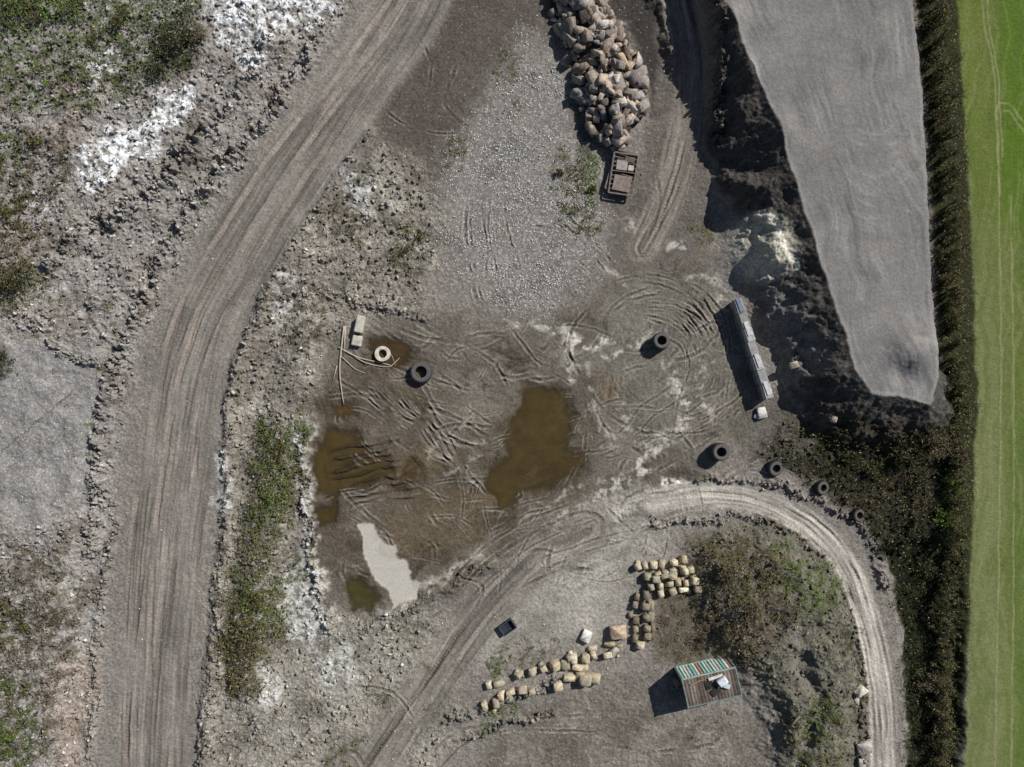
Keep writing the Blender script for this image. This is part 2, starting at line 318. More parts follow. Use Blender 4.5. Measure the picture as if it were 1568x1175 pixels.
for k in range(10):
    a0=rng.uniform(5,50); rut(arc(1025+rng.uniform(-15,15),555,rng.uniform(35,115),a0,a0+rng.uniform(25,50)),w=1.8,dp=.07,dark=.4)
for k in range(10):
    x=515+k*14+rng.uniform(-8,8); rut([(x,575+k*3),(x+50,612+k*6+rng.uniform(-8,8)),(x+rng.uniform(80,115)+k*3,650+k*5)],w=rng.uniform(1.6,3.2),dp=.07,dark=.45)
for k in range(9):
    y=672+k*11+rng.uniform(-3,3); sl,d,a,L=line([(500+k*3+rng.uniform(-15,15),y+22),(555,y+10+rng.uniform(-4,4)),(610+k*5+rng.uniform(-15,15),y-4)],14,3)
    e=np.exp(-(d/2.6)**2)*sm(a/25)*sm((L-a)/25)*sm(.8+nB[sl]); h[sl]+=0.24*e; 
for k in range(7):
    rut([(600+k*14,640+k*3),(650+k*10,690+k*4+rng.uniform(-6,6)),(720+k*5,712+k*8)],w=2.2,dp=.06,dark=.4)
RL=[[(715,308),(712,360),(722,430),(735,485)],[(722,308),(720,360),(730,430),(745,485)],[(748,300),(750,370),(765,430)],[(860,340),(890,370),(930,420)],[(868,332),(900,360),(940,405)],[(880,395),(905,420),(915,440)],[(760,330),(810,345),(850,350)],
[(840,880),(838,860),(850,830)],[(850,900),(858,870),(875,840)],[(790,905),(840,880),(900,870)],[(590,170),(640,200),(700,205)],[(640,60),(660,100),(655,140)],[(700,100),(680,160),(720,200)],
[(860,520),(900,600),(930,660),(990,700)],[(880,560),(925,630),(1000,670)],[(900,470),(870,520),(880,570)],[(920,700),(960,680),(1000,640),(1060,600)],[(905,690),(950,660),(985,620),(1040,585)],[(1030,650),(1080,640),(1130,610),(1150,570)],[(1020,665),(1080,660),(1140,625)],[(950,760),(1000,725),(1060,690),(1110,660)],[(700,905),(760,850),(830,810),(900,780)],[(720,915),(780,860),(850,820),(930,790)],[(1100,740),(1150,720),(1200,740)],[(600,1000),(640,960),(700,920)],
[(530,1050),(600,1060),(640,1110)],[(780,500),(830,560),(880,590)],[(700,520),(760,560),(780,600)],[(660,580),(720,600),(770,620)],[(1000,240),(1010,310),(990,370)],[(640,1175),(700,1120),(790,1105),(900,1095)],[(660,1190),(720,1135),(800,1118),(920,1120)],[(920,1140),(1000,1150),(1100,1140)],[(130,470),(180,540)],[(60,480),(100,530),(150,550)],[(20,430),(60,480)],[(0,700),(60,650),(120,600)],
[(560,470),(600,500),(660,520),(740,530)],[(1040,665),(1060,690),(1030,700)],[(1035,680),(1070,700)],[(740,330),(745,380),(742,440)],[(770,300),(780,360),(800,420)],[(700,880),(740,900),(720,940)],[(960,700),(930,740),(870,780)],[(820,860),(900,830),(980,810),(1040,790)],[(830,875),(910,842),(990,820)],
[(690,890),(740,840),(800,800),(880,770)],[(660,660),(700,650),(760,655)],[(640,620),(700,640),(750,670)],[(890,640),(920,620),(960,610)],[(740,820),(800,790),(850,775)],[(520,760),(560,752),(600,735)],[(525,780),(570,765),(600,760)]]
for p in RL: rut(p,w=rng.uniform(1.8,2.8),dp=.075,dark=.42)
for k in range(210):
    cx=rng.uniform(520,1130); cy=rng.uniform(490,900)
    if cx+cy>1850 or cy>1200-0.35*cx+60: continue
    a=math.radians(rng.normal(-35,35) if cx>700 else rng.normal(35,25)); L=rng.uniform(10,50); b=rng.uniform(-10,10)
    c,s_=math.cos(a),math.sin(a)
    rut([(cx-c*L,cy-s_*L),(cx-s_*b,cy+c*b),(cx+c*L,cy+s_*L)],w=rng.uniform(1.0,2.8),dp=.05,dark=.34)
h+=rough*(0.12*np.maximum(bil,0)*(0.5+nB)+0.13*nC+0.08*nD)
h+=(1-wet)*0.012*nD
f=1+0.28*nC*np.clip(rough+.25,0,1)+0.22*nD*np.clip(rough+.15,0,1)+0.14*nB+0.08*nA
f=np.where(field>.5,1+.12*nC+.10*nD,f)
col*=np.clip(f,0.35,1.8)[...,None]
# overall tonal contrast of the soils
lum=col.mean(-1,keepdims=True); piv=0.19; gain=np.where(field[...,None]>.5,1.0,np.clip((lum/piv),.05,6)**0.16)
col=col*gain
setf(rough,refl,0.0); paint(refl,(168,164,155)); paint(refl*sm(nE*2+.2),(150,145,135),.7); paint(refl*sm(nC*1.5-.2),(156,151,141),.5); setf(speck,refl,0); h=h*(1-refl)+(.0+.01*nB)*refl  # sky reflection of this puddle put into the ground colour as pale tones
VG=[([(-20,-20),(120,-20),(230,-20),(310,-20),(320,50),(290,105),(230,150),(150,170),(60,180),(-20,185)],.8,'G',.78),
([(235,30),(300,30),(325,80),(290,115),(240,100)],1.2,'D',1),([(0,0),(90,0),(80,40),(0,60)],.9,'G',1),([(60,90),(230,80),(230,140),(80,170)],.4,'B',.7),
([(-20,190),(110,210),(125,290),(90,350),(75,400),(30,440),(-20,450)],.5,'B',.75),([(-20,200),(60,210),(50,260),(-20,280)],.5,'G',.75),([(-20,300),(70,300),(60,370),(-20,380)],.5,'O',.75),([(-20,405),(50,395),(85,430),(40,480),(-20,495)],1.0,'O',1.1),([(-20,520),(22,530),(25,575),(-20,590)],.8,'D',1),
([(395,640),(430,640),(468,660),(462,700),(455,790),(425,850),(445,940),(400,1040),(365,1075),(338,1010),(350,900),(368,820),(385,740)],.9,'O',1.1),([(400,690),(455,690),(445,790),(385,810)],.8,'G',.7),([(365,870),(435,870),(435,950),(355,970)],.8,'G',.65),([(350,940),(400,940),(390,1060),(345,1040)],.7,'B',1.0),
([(395,645),(430,645),(440,690),(400,700)],.9,'G',.8),([(440,640),(475,650),(470,690),(445,680)],.5,'G',.8),([(440,850),(470,860),(470,900),(440,900)],.3,'G',.6),
([(-20,860),(100,855),(130,920),(125,1010),(95,1110),(60,1200),(-20,1200)],.5,'B',.8),([(-20,930),(50,920),(50,980),(-20,990)],.5,'O',.8),([(10,1030),(45,1040),(40,1060),(10,1055)],.5,'G',1),([(-20,1080),(70,1085),(60,1200),(-20,1200)],.7,'G',.8),([(30,825),(65,830),(60,860),(30,855)],.4,'B',1),
([(680,215),(715,210),(718,250),(685,250)],.35,'O',.8),([(765,75),(795,80),(785,125),(765,120)],.4,'O',.8),([(775,150),(795,150),(790,175)],.3,'O',.8),
([(845,235),(880,225),(905,300),(920,350),(890,355),(860,330),(850,270)],.45,'O',.85),([(890,230),(915,235),(920,310),(900,310)],.7,'G',1),
([(600,350),(650,345),(650,390),(615,410),(595,385)],.5,'O',.8),([(480,320),(560,310),(565,370),(500,380)],.35,'B',.85),([(430,440),(500,440),(510,520),(440,530)],.3,'B',.75),
([(1060,830),(1140,815),(1200,850),(1215,920),(1165,1010),(1110,1015),(1085,940),(1055,880)],.9,'B',.95),([(1080,840),(1140,830),(1180,900),(1110,920)],.9,'O',.7),([(1170,825),(1265,865),(1290,920),(1230,935),(1180,890)],.35,'G',.85),
([(1180,660),(1240,700),(1265,650),(1330,690),(1400,650),(1445,640),(1452,760),(1445,845),(1375,855),(1320,800),(1270,745),(1190,715)],.9,'D',.85),([(1230,690),(1400,680),(1430,830),(1340,800)],.7,'B',.6),
([(1440,720),(1475,730),(1475,830),(1440,840)],.8,'G',.9),([(1210,640),(1300,640),(1290,690),(1220,680)],.4,'O',.6),
([(1358,860),(1450,830),(1450,1200),(1385,1200),(1380,960)],.5,'D',.8),
([(1200,1080),(1260,1040),(1285,1100),(1280,1200),(1190,1200)],.3,'O',.75),([(1230,1060),(1262,1060),(1255,1110),(1235,1110)],.35,'G',.9),([(1260,930),(1310,960),(1325,1040),(1290,1060),(1270,1000)],.4,'D',.7),
([(740,985),(860,975),(865,1010),(760,1035)],.3,'O',.6),([(760,1010),(790,1010),(785,1035),(755,1035)],.4,'G',.9),([(730,1085),(790,1075),(795,1095),(735,1115)],.5,'G',.8),([(500,1125),(555,1120),(550,1200),(490,1200)],.5,'O',.7),([(570,1060),(600,1060),(600,1080),(570,1080)],.3,'O',.8),
([(1055,340),(1085,345),(1090,380),(1060,375)],.4,'O',.8),([(1010,880),(1080,890),(1110,1000),(1040,1020),(1000,960)],.25,'B',.7),([(1040,1095),(1120,1090),(1110,1150),(1050,1140)],.2,'B',.5),([(590,980),(640,960),(650,990),(600,1000)],.3,'G',.5)]
TYPES={'G':(78,98,42),'O':(82,83,46),'B':(88,80,62),'D':(42,48,27)}
clump=fbm(X/0.9,Y/0.9,3,301,0.6)
scrub=[]
for p,hh,t,dn in VG:
    big=pm(p,14,12); g=np.clip((clump*1.1+dn-0.55)*2.0,0,1)*big
    paint(sm(g)*0.8,tuple(0.8*c for c in TYPES[t]),.8)
    scrub.append((g,hh,t))
wn=fbm(X/1.6,Y/1.6,4,401,0.7)
wz=np.clip(left+verge+bmc+bb,0,1)*(np.clip((wn-0.33)*5,0,1))
inner=(np.abs(X)<50)&(np.abs(Y)<38)
paint(wz,(80,78,54),.5)
scrub.append((wz*inner,.25,'O'))

# ---------------- mesh helpers
def mk(name,verts,faces,mat,cols=None,smooth=False,extra=None,parent=None):
    verts=np.ascontiguousarray(verts,dtype=f32); faces=np.ascontiguousarray(faces,dtype=np.int32)
    me=bpy.data.meshes.new(name); nf,k=faces.shape
    me.vertices.add(len(verts)); me.vertices.foreach_set('co',verts.ravel())
    me.loops.add(nf*k); me.loops.foreach_set('vertex_index',faces.ravel())
    me.polygons.add(nf); me.polygons.foreach_set('loop_start',np.arange(0,nf*k,k,dtype=np.int32))
    if smooth: me.polygons.foreach_set('use_smooth',np.ones(nf,bool))
    me.update(calc_edges=True)
    if cols is not None:
        at=me.color_attributes.new('Col','FLOAT_COLOR','POINT')
        c=np.ones((len(verts),4),f32); c[:,:3]=cols; at.data.foreach_set('color',c.ravel())
    for n,a in (extra or {}).items():
        at=me.attributes.new(n,'FLOAT','POINT'); at.data.foreach_set('value',np.ascontiguousarray(a,dtype=f32).ravel())
    me.materials.append(mat)
    o=bpy.data.objects.new(name,me); bpy.context.collection.objects.link(o)
    if parent: o.parent=parent
    return o
def newmat(name):
    m=bpy.data.materials.new(name); m.use_nodes=True; nt=m.node_tree
    b=nt.nodes['Principled BSDF']; b.inputs['Roughness'].default_value=0.95
    b.inputs['Specular IOR Level'].default_value=0.1
    return m,nt,b
def N(nt,t,**kw):
    n=nt.nodes.new(t)
    for k,v in kw.items(): setattr(n,k,v)
    return n
def mathn(nt,op,a,b=None,clamp=False):
    n=N(nt,'ShaderNodeMath',operation=op); n.use_clamp=clamp
    for i,v in enumerate((a,b)):
        if v is None: continue
        if isinstance(v,(int,float)): n.inputs[i].default_value=v
        else: nt.links.new(v,n.inputs[i])
    return n.outputs[0]
def mixc(nt,f,a,b,mode='MIX'):
    n=N(nt,'ShaderNodeMix',data_type='RGBA',blend_type=mode)
    for i,v in ((0,f),(6,a),(7,b)):
        if isinstance(v,(int,float)): n.inputs[i].default_value=v
        elif isinstance(v,tuple): n.inputs[i].default_value=v
        else: nt.links.new(v,n.inputs[i])
    return n.outputs[2]
mt,nt,b=newmat('quarry_ground')
at=N(nt,'ShaderNodeAttribute',attribute_name='Col'); sp=N(nt,'ShaderNodeAttribute',attribute_name='speck'); rg=N(nt,'ShaderNodeAttribute',attribute_name='rough')
tc=N(nt,'ShaderNodeTexCoord'); P=tc.outputs['Object']
def vor(scale,feat='F1'):
    n=N(nt,'ShaderNodeTexVoronoi',feature=feat); n.inputs['Scale'].default_value=scale; nt.links.new(P,n.inputs['Vector']); return n
def noi(scale,det=4,r=.6):
    n=N(nt,'ShaderNodeTexNoise'); n.inputs['Scale'].default_value=scale; n.inputs['Detail'].default_value=det; n.inputs['Roughness'].default_value=r; nt.links.new(P,n.inputs['Vector']); return n
v1=vor(8.5); v2=vor(5.0); n1=noi(6,3,.75)
sx=N(nt,'ShaderNodeSeparateColor'); nt.links.new(v1.outputs['Color'],sx.inputs[0])
sx2=N(nt,'ShaderNodeSeparateColor'); nt.links.new(v2.outputs['Color'],sx2.inputs[0])
g1=mathn(nt,'MULTIPLY_ADD',sx.outputs[0],0.40); g1.node.inputs[2].default_value=0.80
g2=mathn(nt,'MULTIPLY_ADD',n1.outputs[0],1.9); g2.node.inputs[2].default_value=0.05
gg=mathn(nt,'MULTIPLY',g1,g2)
gf=mathn(nt,'MULTIPLY_ADD',rg.outputs['Fac'],2.4); gf.node.inputs[2].default_value=.3; gf.node.use_clamp=True
gg=mathn(nt,'ADD',1.0,mathn(nt,'MULTIPLY',mathn(nt,'SUBTRACT',gg,1.0),gf))
cv=N(nt,'ShaderNodeCombineColor'); 
for i in range(3): nt.links.new(gg,cv.inputs[i])
c1=mixc(nt,1.0,at.outputs['Color'],cv.outputs[0],'MULTIPLY')
th=mathn(nt,'SUBTRACT',1.0,mathn(nt,'MULTIPLY',sp.outputs['Fac'],0.22))
w1=mathn(nt,'MULTIPLY',mathn(nt,'SUBTRACT',sx.outputs[1],th),20,True)
w1=mathn(nt,'MULTIPLY',w1,mathn(nt,'LESS_THAN',v1.outputs['Distance'],0.5))
w2=mathn(nt,'MULTIPLY',mathn(nt,'SUBTRACT',sx2.outputs[1],mathn(nt,'ADD',th,0.06)),20,True)
w2=mathn(nt,'MULTIPLY',w2,mathn(nt,'LESS_THAN',v2.outputs['Distance'],0.38))
wm=mathn(nt,'MAXIMUM',w1,w2)
c2=mixc(nt,mathn(nt,'MULTIPLY',wm,0.7),c1,(0.58,0.57,0.55,1))
nt.links.new(c2,b.inputs['Base Color'])
bh=mathn(nt,'ADD',n1.outputs[0],mathn(nt,'MULTIPLY',mathn(nt,'SUBTRACT',0.6,v1.outputs['Distance']),0.4))
bp=N(nt,'ShaderNodeBump'); bp.inputs['Distance'].default_value=0.12
st_=mathn(nt,'MULTIPLY_ADD',rg.outputs['Fac'],0.7); st_.node.inputs[2].default_value=0.18; st_.node.use_clamp=True
nt.links.new(st_,bp.inputs['Strength']); nt.links.new(bh,bp.inputs['Height']); nt.links.new(bp.outputs[0],b.inputs['Normal'])
verts=np.stack([X,Y,h],-1).reshape(-1,3)
idx=np.arange(NX*NY,dtype=np.int32).reshape(NY,NX)
faces=np.stack([idx[:-1,:-1],idx[:-1,1:],idx[1:,1:],idx[1:,:-1]],-1).reshape(-1,4)
mk('quarry_ground',verts,faces,mt,col.reshape(-1,3),True,{'speck':speck,'rough':rough})
def HT(x,y):
    i=np.clip(np.searchsorted(xs,x),0,NX-1); j=np.clip(np.searchsorted(ys,y),0,NY-1); return h[j,i]

def attrmat(name,rough_=.95,nscale=6,var=.5,bump=.0,det=3):
    m,nt,b=newmat(name); a=N(nt,'ShaderNodeAttribute',attribute_name='Col')
    tc=N(nt,'ShaderNodeTexCoord'); n=N(nt,'ShaderNodeTexNoise'); n.inputs['Scale'].default_value=nscale; n.inputs['Detail'].default_value=det
    nt.links.new(tc.outputs['Object'],n.inputs['Vector'])
    g=mathn(nt,'MULTIPLY_ADD',n.outputs[0],var*2); g.node.inputs[2].default_value=1-var
    cv=N(nt,'ShaderNodeCombineColor')
    for i in range(3): nt.links.new(g,cv.inputs[i])
    c=mixc(nt,1.0,a.outputs['Color'],cv.outputs[0],'MULTIPLY'); nt.links.new(c,b.inputs['Base Color'])
    b.inputs['Roughness'].default_value=rough_
    if bump:
        bp=N(nt,'ShaderNodeBump'); bp.inputs['Distance'].default_value=bump; bp.inputs['Strength'].default_value=.8
        nt.links.new(n.outputs[0],bp.inputs['Height']); nt.links.new(bp.outputs[0],b.inputs['Normal'])
    return m
M_leaf,_nt,_b=newmat('foliage'); _a=N(_nt,'ShaderNodeAttribute',attribute_name='Col'); _nt.links.new(_a.outputs['Color'],_b.inputs['Base Color'])
M_stone=attrmat('rough_stone',.95,4,.75,.08,4); M_wood=attrmat('weathered_wood',.9,8,.3,.02)
M_conc=attrmat('concrete',.9,2.5,.7,.03,5); M_rub=attrmat('rubber',.75,6,.3,.01); M_metal=attrmat('painted_metal',.6,3,.8,.01,5)

for i,(n,p,c) in enumerate(pud):
    m,nt,b=newmat('muddy_water_%d'%i); tc=N(nt,'ShaderNodeTexCoord'); no=N(nt,'ShaderNodeTexNoise'); no.inputs['Scale'].default_value=.6; no.inputs['Detail'].default_value=5; no.inputs['Roughness'].default_value=.65
    nt.links.new(tc.outputs['Object'],no.inputs['Vector'])
    a=tuple(lin(c)*0.4)+(1,); d=tuple(lin(c)*1.55)+(1,)
    nt.links.new(mixc(nt,no.outputs[0],a,d),b.inputs['Base Color']); b.inputs['Roughness'].default_value=.15; b.inputs['Specular IOR Level'].default_value=.35
    da=N(nt,'ShaderNodeAttribute',attribute_name='depth'); al=mathn(nt,'MULTIPLY_ADD',da.outputs['Fac'],5.5,); al.node.inputs[2].default_value=.05
    al=mathn(nt,'MINIMUM',al,.92); al=mathn(nt,'MAXIMUM',al,0.0); nt.links.new(al,b.inputs['Alpha'])
    zl=-0.06+.004*i
    P_=np.array(p,float); sl=win(P_[:,0].min()-16,P_[:,0].max()+16,P_[:,1].min()-16,P_[:,1].max()+16)
    s2=sdf(p,5,60); full=np.full(U.shape,999,f32); full[s2[0]]=s2[1]
    dep=zl-h[sl]; ok=(dep>-0.05)&(full[sl]<15); a_,b2_=dep.shape; id_=np.arange(a_*b2_).reshape(a_,b2_)
    q=ok[:-1,:-1]&ok[1:,1:]&ok[:-1,1:]&ok[1:,:-1]
    fc=np.stack([id_[:-1,:-1][q],id_[:-1,1:][q],id_[1:,1:][q],id_[1:,:-1][q]],-1)
    used,inv=np.unique(fc,return_inverse=True); fc=inv.reshape(-1,4)
    vv=np.stack([X[sl],Y[sl],np.full(dep.shape,zl)],-1).reshape(-1,3)[used]
    mk(n,vv,fc,m,None,True,{'depth':dep.reshape(-1)[used]})
# ---------------- leaves
def leaves(pos,size,nrm_up=.5,asp=.55):
    n=len(pos); a=rng.normal(size=(n,3)); a/=np.linalg.norm(a,axis=1)[:,None]
    a[:,2]*=(1-nrm_up); a/=np.linalg.norm(a,axis=1)[:,None]
    b_=rng.normal(size=(n,3)); b_-= (b_*a).sum(1)[:,None]*a; b_/=np.linalg.norm(b_,axis=1)[:,None]
    s=np.asarray(size)[:,None]
    v=np.stack([pos-a*s,pos-b_*s*asp,pos+a*s,pos+b_*s*asp],1).reshape(-1,3)
    f=np.arange(n*4).reshape(n,4); return v,f
def leafcols(n,base,var=.35):
    c=lin(base)*1.0; r=np.exp(rng.normal(0,var,(n,1)))*(1+rng.normal(0,.10,(n,3)))
    return np.repeat(np.clip(c*r,0.003,.6),4,axis=0)
LV=[];LF=[];LC=[];off=0
for g,hh,t in scrub:
    w=(g>0.12)&inner; jj,ii=np.nonzero(w)
    if len(jj)==0: continue
    area=len(jj)*STEP*STEP; n=int(min(area*46,60000)); k=rng.integers(0,len(jj),n)
    gv=g[jj[k],ii[k]]; keep=rng.random(n)<np.clip(gv*1.3,0.1,1); k=k[keep]; gv=gv[keep]; n=len(k)
    x=xs[ii[k]]+rng.uniform(-.1,.1,n); y=ys[jj[k]]+rng.uniform(-.1,.1,n)
    cl=clump[jj[k],ii[k]]
    top=hh*gv*(0.55+0.6*np.clip(cl+.3,0,1)); z=h[jj[k],ii[k]]+top*(1-rng.random(n)**2*0.7)
    pos=np.stack([x,y,z],1); v,f=leaves(pos,rng.uniform(.05,.15,n)*(1.0 if hh>.4 else .8),.5,.4)
    c=leafcols(n,TYPES[t],.42); mixm=np.repeat(rng.random(n)<.25,4); alt=leafcols(n,(104,95,74)); c[mixm]=alt[mixm]
    tint=np.repeat(np.clip(1+.5*wn[jj[k],ii[k]],.5,1.6),4)[:,None]; c=c*tint
    LV.append(v);LF.append(f+off);LC.append(c);off+=len(v)
mk('scrub_vegetation',np.concatenate(LV),np.concatenate(LF),M_leaf,np.concatenate(LC))
def tube(path,radii,ns=6):
    path=np.array(path,float); n=len(path); V_=[];F_=[]
    for i in range(n):
        t=path[min(i+1,n-1)]-path[max(i-1,0)]; t/=np.linalg.norm(t)+1e-9
        a=np.cross(t,[0.3,0.2,1] if abs(t[2])<.9 else [1,0,0]); a/=np.linalg.norm(a); b_=np.cross(t,a)
        for k in range(ns):
            an=2*math.pi*k/ns; V_.append(path[i]+radii[i]*(a*math.cos(an)+b_*math.sin(an)))
    for i in range(n-1):
        for k in range(ns): F_.append((i*ns+k,i*ns+(k+1)%ns,(i+1)*ns+(k+1)%ns,(i+1)*ns+k))
    V_.append(path[0]);V_.append(path[-1])
    for k in range(ns):
        F_.append((len(V_)-2,(k+1)%ns,k,k)); F_.append((len(V_)-1,(n-1)*ns+k,(n-1)*ns+(k+1)%ns,(n-1)*ns+(k+1)%ns))
    return np.array(V_),F_
class Geo:
    def __init__(s): s.v=[];s.f=[];s.c=[];s.n=0
    def add(s,v,f,c):
        v=np.asarray(v,float); s.v.append(v); s.f+= [tuple(i+s.n for i in q) for q in f]
        s.c.append(np.broadcast_to(np.asarray(c,float),(len(v),3)) ); s.n+=len(v)
    def build(s,name,mat,smooth=False,parent=None):
        me=bpy.data.meshes.new(name)
        fs=[]
        for q in s.f:
            q2=[]; [q2.append(i) for i in q if i not in q2]; fs.append(q2)
        V_=np.concatenate(s.v); me.from_pydata([tuple(p) for p in V_],[],fs)
        at=me.color_attributes.new('Col','FLOAT_COLOR','POINT'); c=np.ones((len(V_),4),f32); c[:,:3]=np.concatenate(s.c); at.data.foreach_set('color',c.ravel())
        if smooth: me.polygons.foreach_set('use_smooth',np.ones(len(fs),bool))
        me.materials.append(mat); me.update()
        o=bpy.data.objects.new(name,me); bpy.context.collection.objects.link(o)
        if parent: o.parent=parent
        return o
def shrub(G,LP,x,y,z,r,ht,nl,nst=6):
    for k in range(nst):
        a=rng.uniform(0,6.28); rr=r*rng.uniform(.25,.75); top=np.array([x+rr*math.cos(a),y+rr*math.sin(a),z+ht*rng.uniform(.6,.9)])
        mid=np.array([x+rr*.4*math.cos(a+.3),y+rr*.4*math.sin(a+.3),z+ht*.5])
        v,f=tube([(x,y,z-.1),mid,top],[.05*ht/2,.03*ht/2,.01],5); G.add(v,f,lin((108,97,80)))
    nc=max(4,int(nl/40)); cen=rng.normal(size=(nc,3)); cen/=np.linalg.norm(cen,axis=1)[:,None]; cen*=rng.uniform(.3,1.05,(nc,1))
    cen[:,2]=np.abs(cen[:,2]); k=rng.integers(0,nc,nl)
    p=cen[k]+rng.normal(0,.15,(nl,3)); p[:,:2]*=r; p[:,2]=p[:,2]*ht*.75+ht*.2
    LP.append(p+np.array([x,y,z]))
G=Geo(); LP=[]
hedge=[(1420,-500),(1427,-150),(1436,0),(1448,150),(1459,300),(1466,450),(1470,600),(1468,750),(1464,900),(1459,1050),(1454,1175),(1447,1500)]
HC=catmull(hedge,13)
for (u,v) in HC:
    for k in range(2):
        uu=u+rng.normal(0,6); vv=v+rng.uniform(-10,10); x,y=W(uu,vv,1.2); 
        big=rng.random()<.2
        gap=perlin(np.array([v/60.]),np.array([3.3]),9)[0]
        ht=rng.uniform(1.6,2.5)*(1.3 if big else 1)*(1+.35*gap); r=rng.uniform(.6,1.15)*(1+.35*gap)
        shrub(G,LP,x,y,float(HT(x,y)),r,ht,260,6)
P_=np.concatenate(LP); n=len(P_); v,f=leaves(P_,rng.uniform(.05,.13,n),.2,.3)
c=leafcols(n,(74,74,47),.45); mx=np.repeat(rng.random(n)<.35,4); alt=leafcols(n,(106,97,76),.3); c[mx]=alt[mx]; mx=np.repeat(rng.random(n)<.12,4); alt=leafcols(n,(84,102,48),.3); c[mx]=alt[mx]
hedge_o=G.build('hedgerow',M_wood)
mk('hedge_foliage',v,f,M_leaf,c,parent=hedge_o)
bl=[(268,70,1.6,2.2,'D'),(300,55,1.0,1.4,'B'),(250,110,.9,1.2,'D'),(25,430,1.5,1.6,'D'),(8,550,1.1,1.4,'D'),(190,30,1.2,1.4,'O'),(115,15,1.4,1.5,'G'),(30,15,1.3,1.4,'G'),(1430,680,1.8,2.4,'B'),(1410,740,1.2,1.6,'D'),(1385,700,1.3,1.6,'D'),(1340,720,1.1,1.4,'O'),(1300,700,1.1,1.2,'D'),(1405,800,1.2,1.5,'D'),(1450,790,1.2,1.6,'G'),(1460,740,1.0,1.4,'G'),(1110,870,1.3,1.3,'B'),(1140,930,1.2,1.2,'B'),(1115,960,1.1,1.1,'B'),(620,385,.5,.6,'O'),(642,360,.4,.5,'O'),(905,290,.5,.8,'O'),(858,262,.5,.7,'O'),(1470,700,1.2,2,'B'),(430,690,.9,.9,'O'),(415,760,.8,.9,'G'),(380,980,1.1,1.0,'B'),(395,920,1.0,1.0,'O'),(1430,880,1.0,1.6,'D'),(1440,960,1.0,1.6,'D'),(1430,1050,1.1,1.7,'B'),(1435,1140,1.1,1.6,'D'),(15,1120,1,1,'G'),(60,30,.9,1,'O'),(150,60,.8,.9,'O'),(60,220,.8,.8,'O'),(20,330,.9,.9,'O'),(90,940,.8,.8,'B'),(40,960,.7,.7,'O')]
for px,py,r,ht,t in bl:
    G=Geo();LP=[]; x,y=W(px,py,ht*.5); shrub(G,LP,x,y,float(HT(x,y)),r,ht,int(420*r*r+120),7)
    o=G.build('bush',M_wood); P_=LP[0]; n=len(P_); v,f=leaves(P_,rng.uniform(.05,.13,n),.35,.4); c=leafcols(n,TYPES[t],.45)
    mx=np.repeat(rng.random(n)<.25,4); alt=leafcols(n,(98,92,72),.3); c[mx]=alt[mx]
    mk('foliage',v,f,M_leaf,c,parent=o)
# ---------------- stones
def hull(points):
    bm_=bmesh.new(); [bm_.verts.new(p) for p in points]; r=bmesh.ops.convex_hull(bm_,input=bm_.verts)
    bmesh.ops.delete(bm_,geom=[e for e in r['geom_interior'] if isinstance(e,bmesh.types.BMVert)],context='VERTS')
    bmesh.ops.triangulate(bm_,faces=bm_.faces); bm_.verts.index_update()
    v=np.array([q.co[:] for q in bm_.verts]); f=np.array([[q.index for q in fc.verts] for fc in bm_.faces]); bm_.free(); return v,f
def tmpl(kind):
    if kind=='r':
        p=rng.uniform(-1,1,size=(11,3)); p/=np.abs(p).max(1)[:,None]**.75*np.linalg.norm(p,axis=1)[:,None]**.25; p*=.55
    elif kind=='b':
        p=[]
        for sx_ in(-1,1):
            for sy in(-1,1):
                for sz in(-1,1):
                    c=np.array([sx_,sy,sz])*.5*(1-rng.uniform(0,.3,3))
                    for ax in range(3):
                        q=c.copy(); q[ax]*=rng.uniform(.7,.9); p.append(q)
        p=np.array(p)
    elif kind=='q':   # quarried slab: flat top and bottom, irregular plan
        p=[]; tz=.5; 
        for sx_ in(-1,1):
            for sy in(-1,1):
                cx_=sx_*.5*(1-rng.uniform(0,.24)); cy_=sy*.5*(1-rng.uniform(0,.24))
                for sz in(-1,1):
                    p.append((cx_*.95,cy_*.82,sz*tz)); p.append((cx_*.82,cy_*.95,sz*tz)); p.append((cx_,cy_*.86,sz*tz*.86)); p.append((cx_*.86,cy_,sz*tz*.86))
        p=np.array(p)
    else:
        p=rng.normal(size=(8,3)); p/=np.linalg.norm(p,axis=1)[:,None]; p*=.55
    return hull(p)
TR=[tmpl('r') for _ in range(14)]; TB=[tmpl('b') for _ in range(14)]; TQ=[tmpl('q') for _ in range(14)]; TS=[tmpl('s') for _ in range(6)]
def rots(n,yaw=None,tilt=None):
    if yaw is None:
        q=rng.normal(size=(n,4)); q/=np.linalg.norm(q,axis=1)[:,None]
    else:
        ya=yaw/2; q=np.stack([np.cos(ya),rng.normal(0,tilt,n),rng.normal(0,tilt,n),np.sin(ya)],1); q/=np.linalg.norm(q,axis=1)[:,None]
    w,x,y,z=q.T
    return np.stack([1-2*(y*y+z*z),2*(x*y-z*w),2*(x*z+y*w),2*(x*y+z*w),1-2*(x*x+z*z),2*(y*z-x*w),2*(x*z-y*w),2*(y*z+x*w),1-2*(x*x+y*y)],1).reshape(n,3,3)
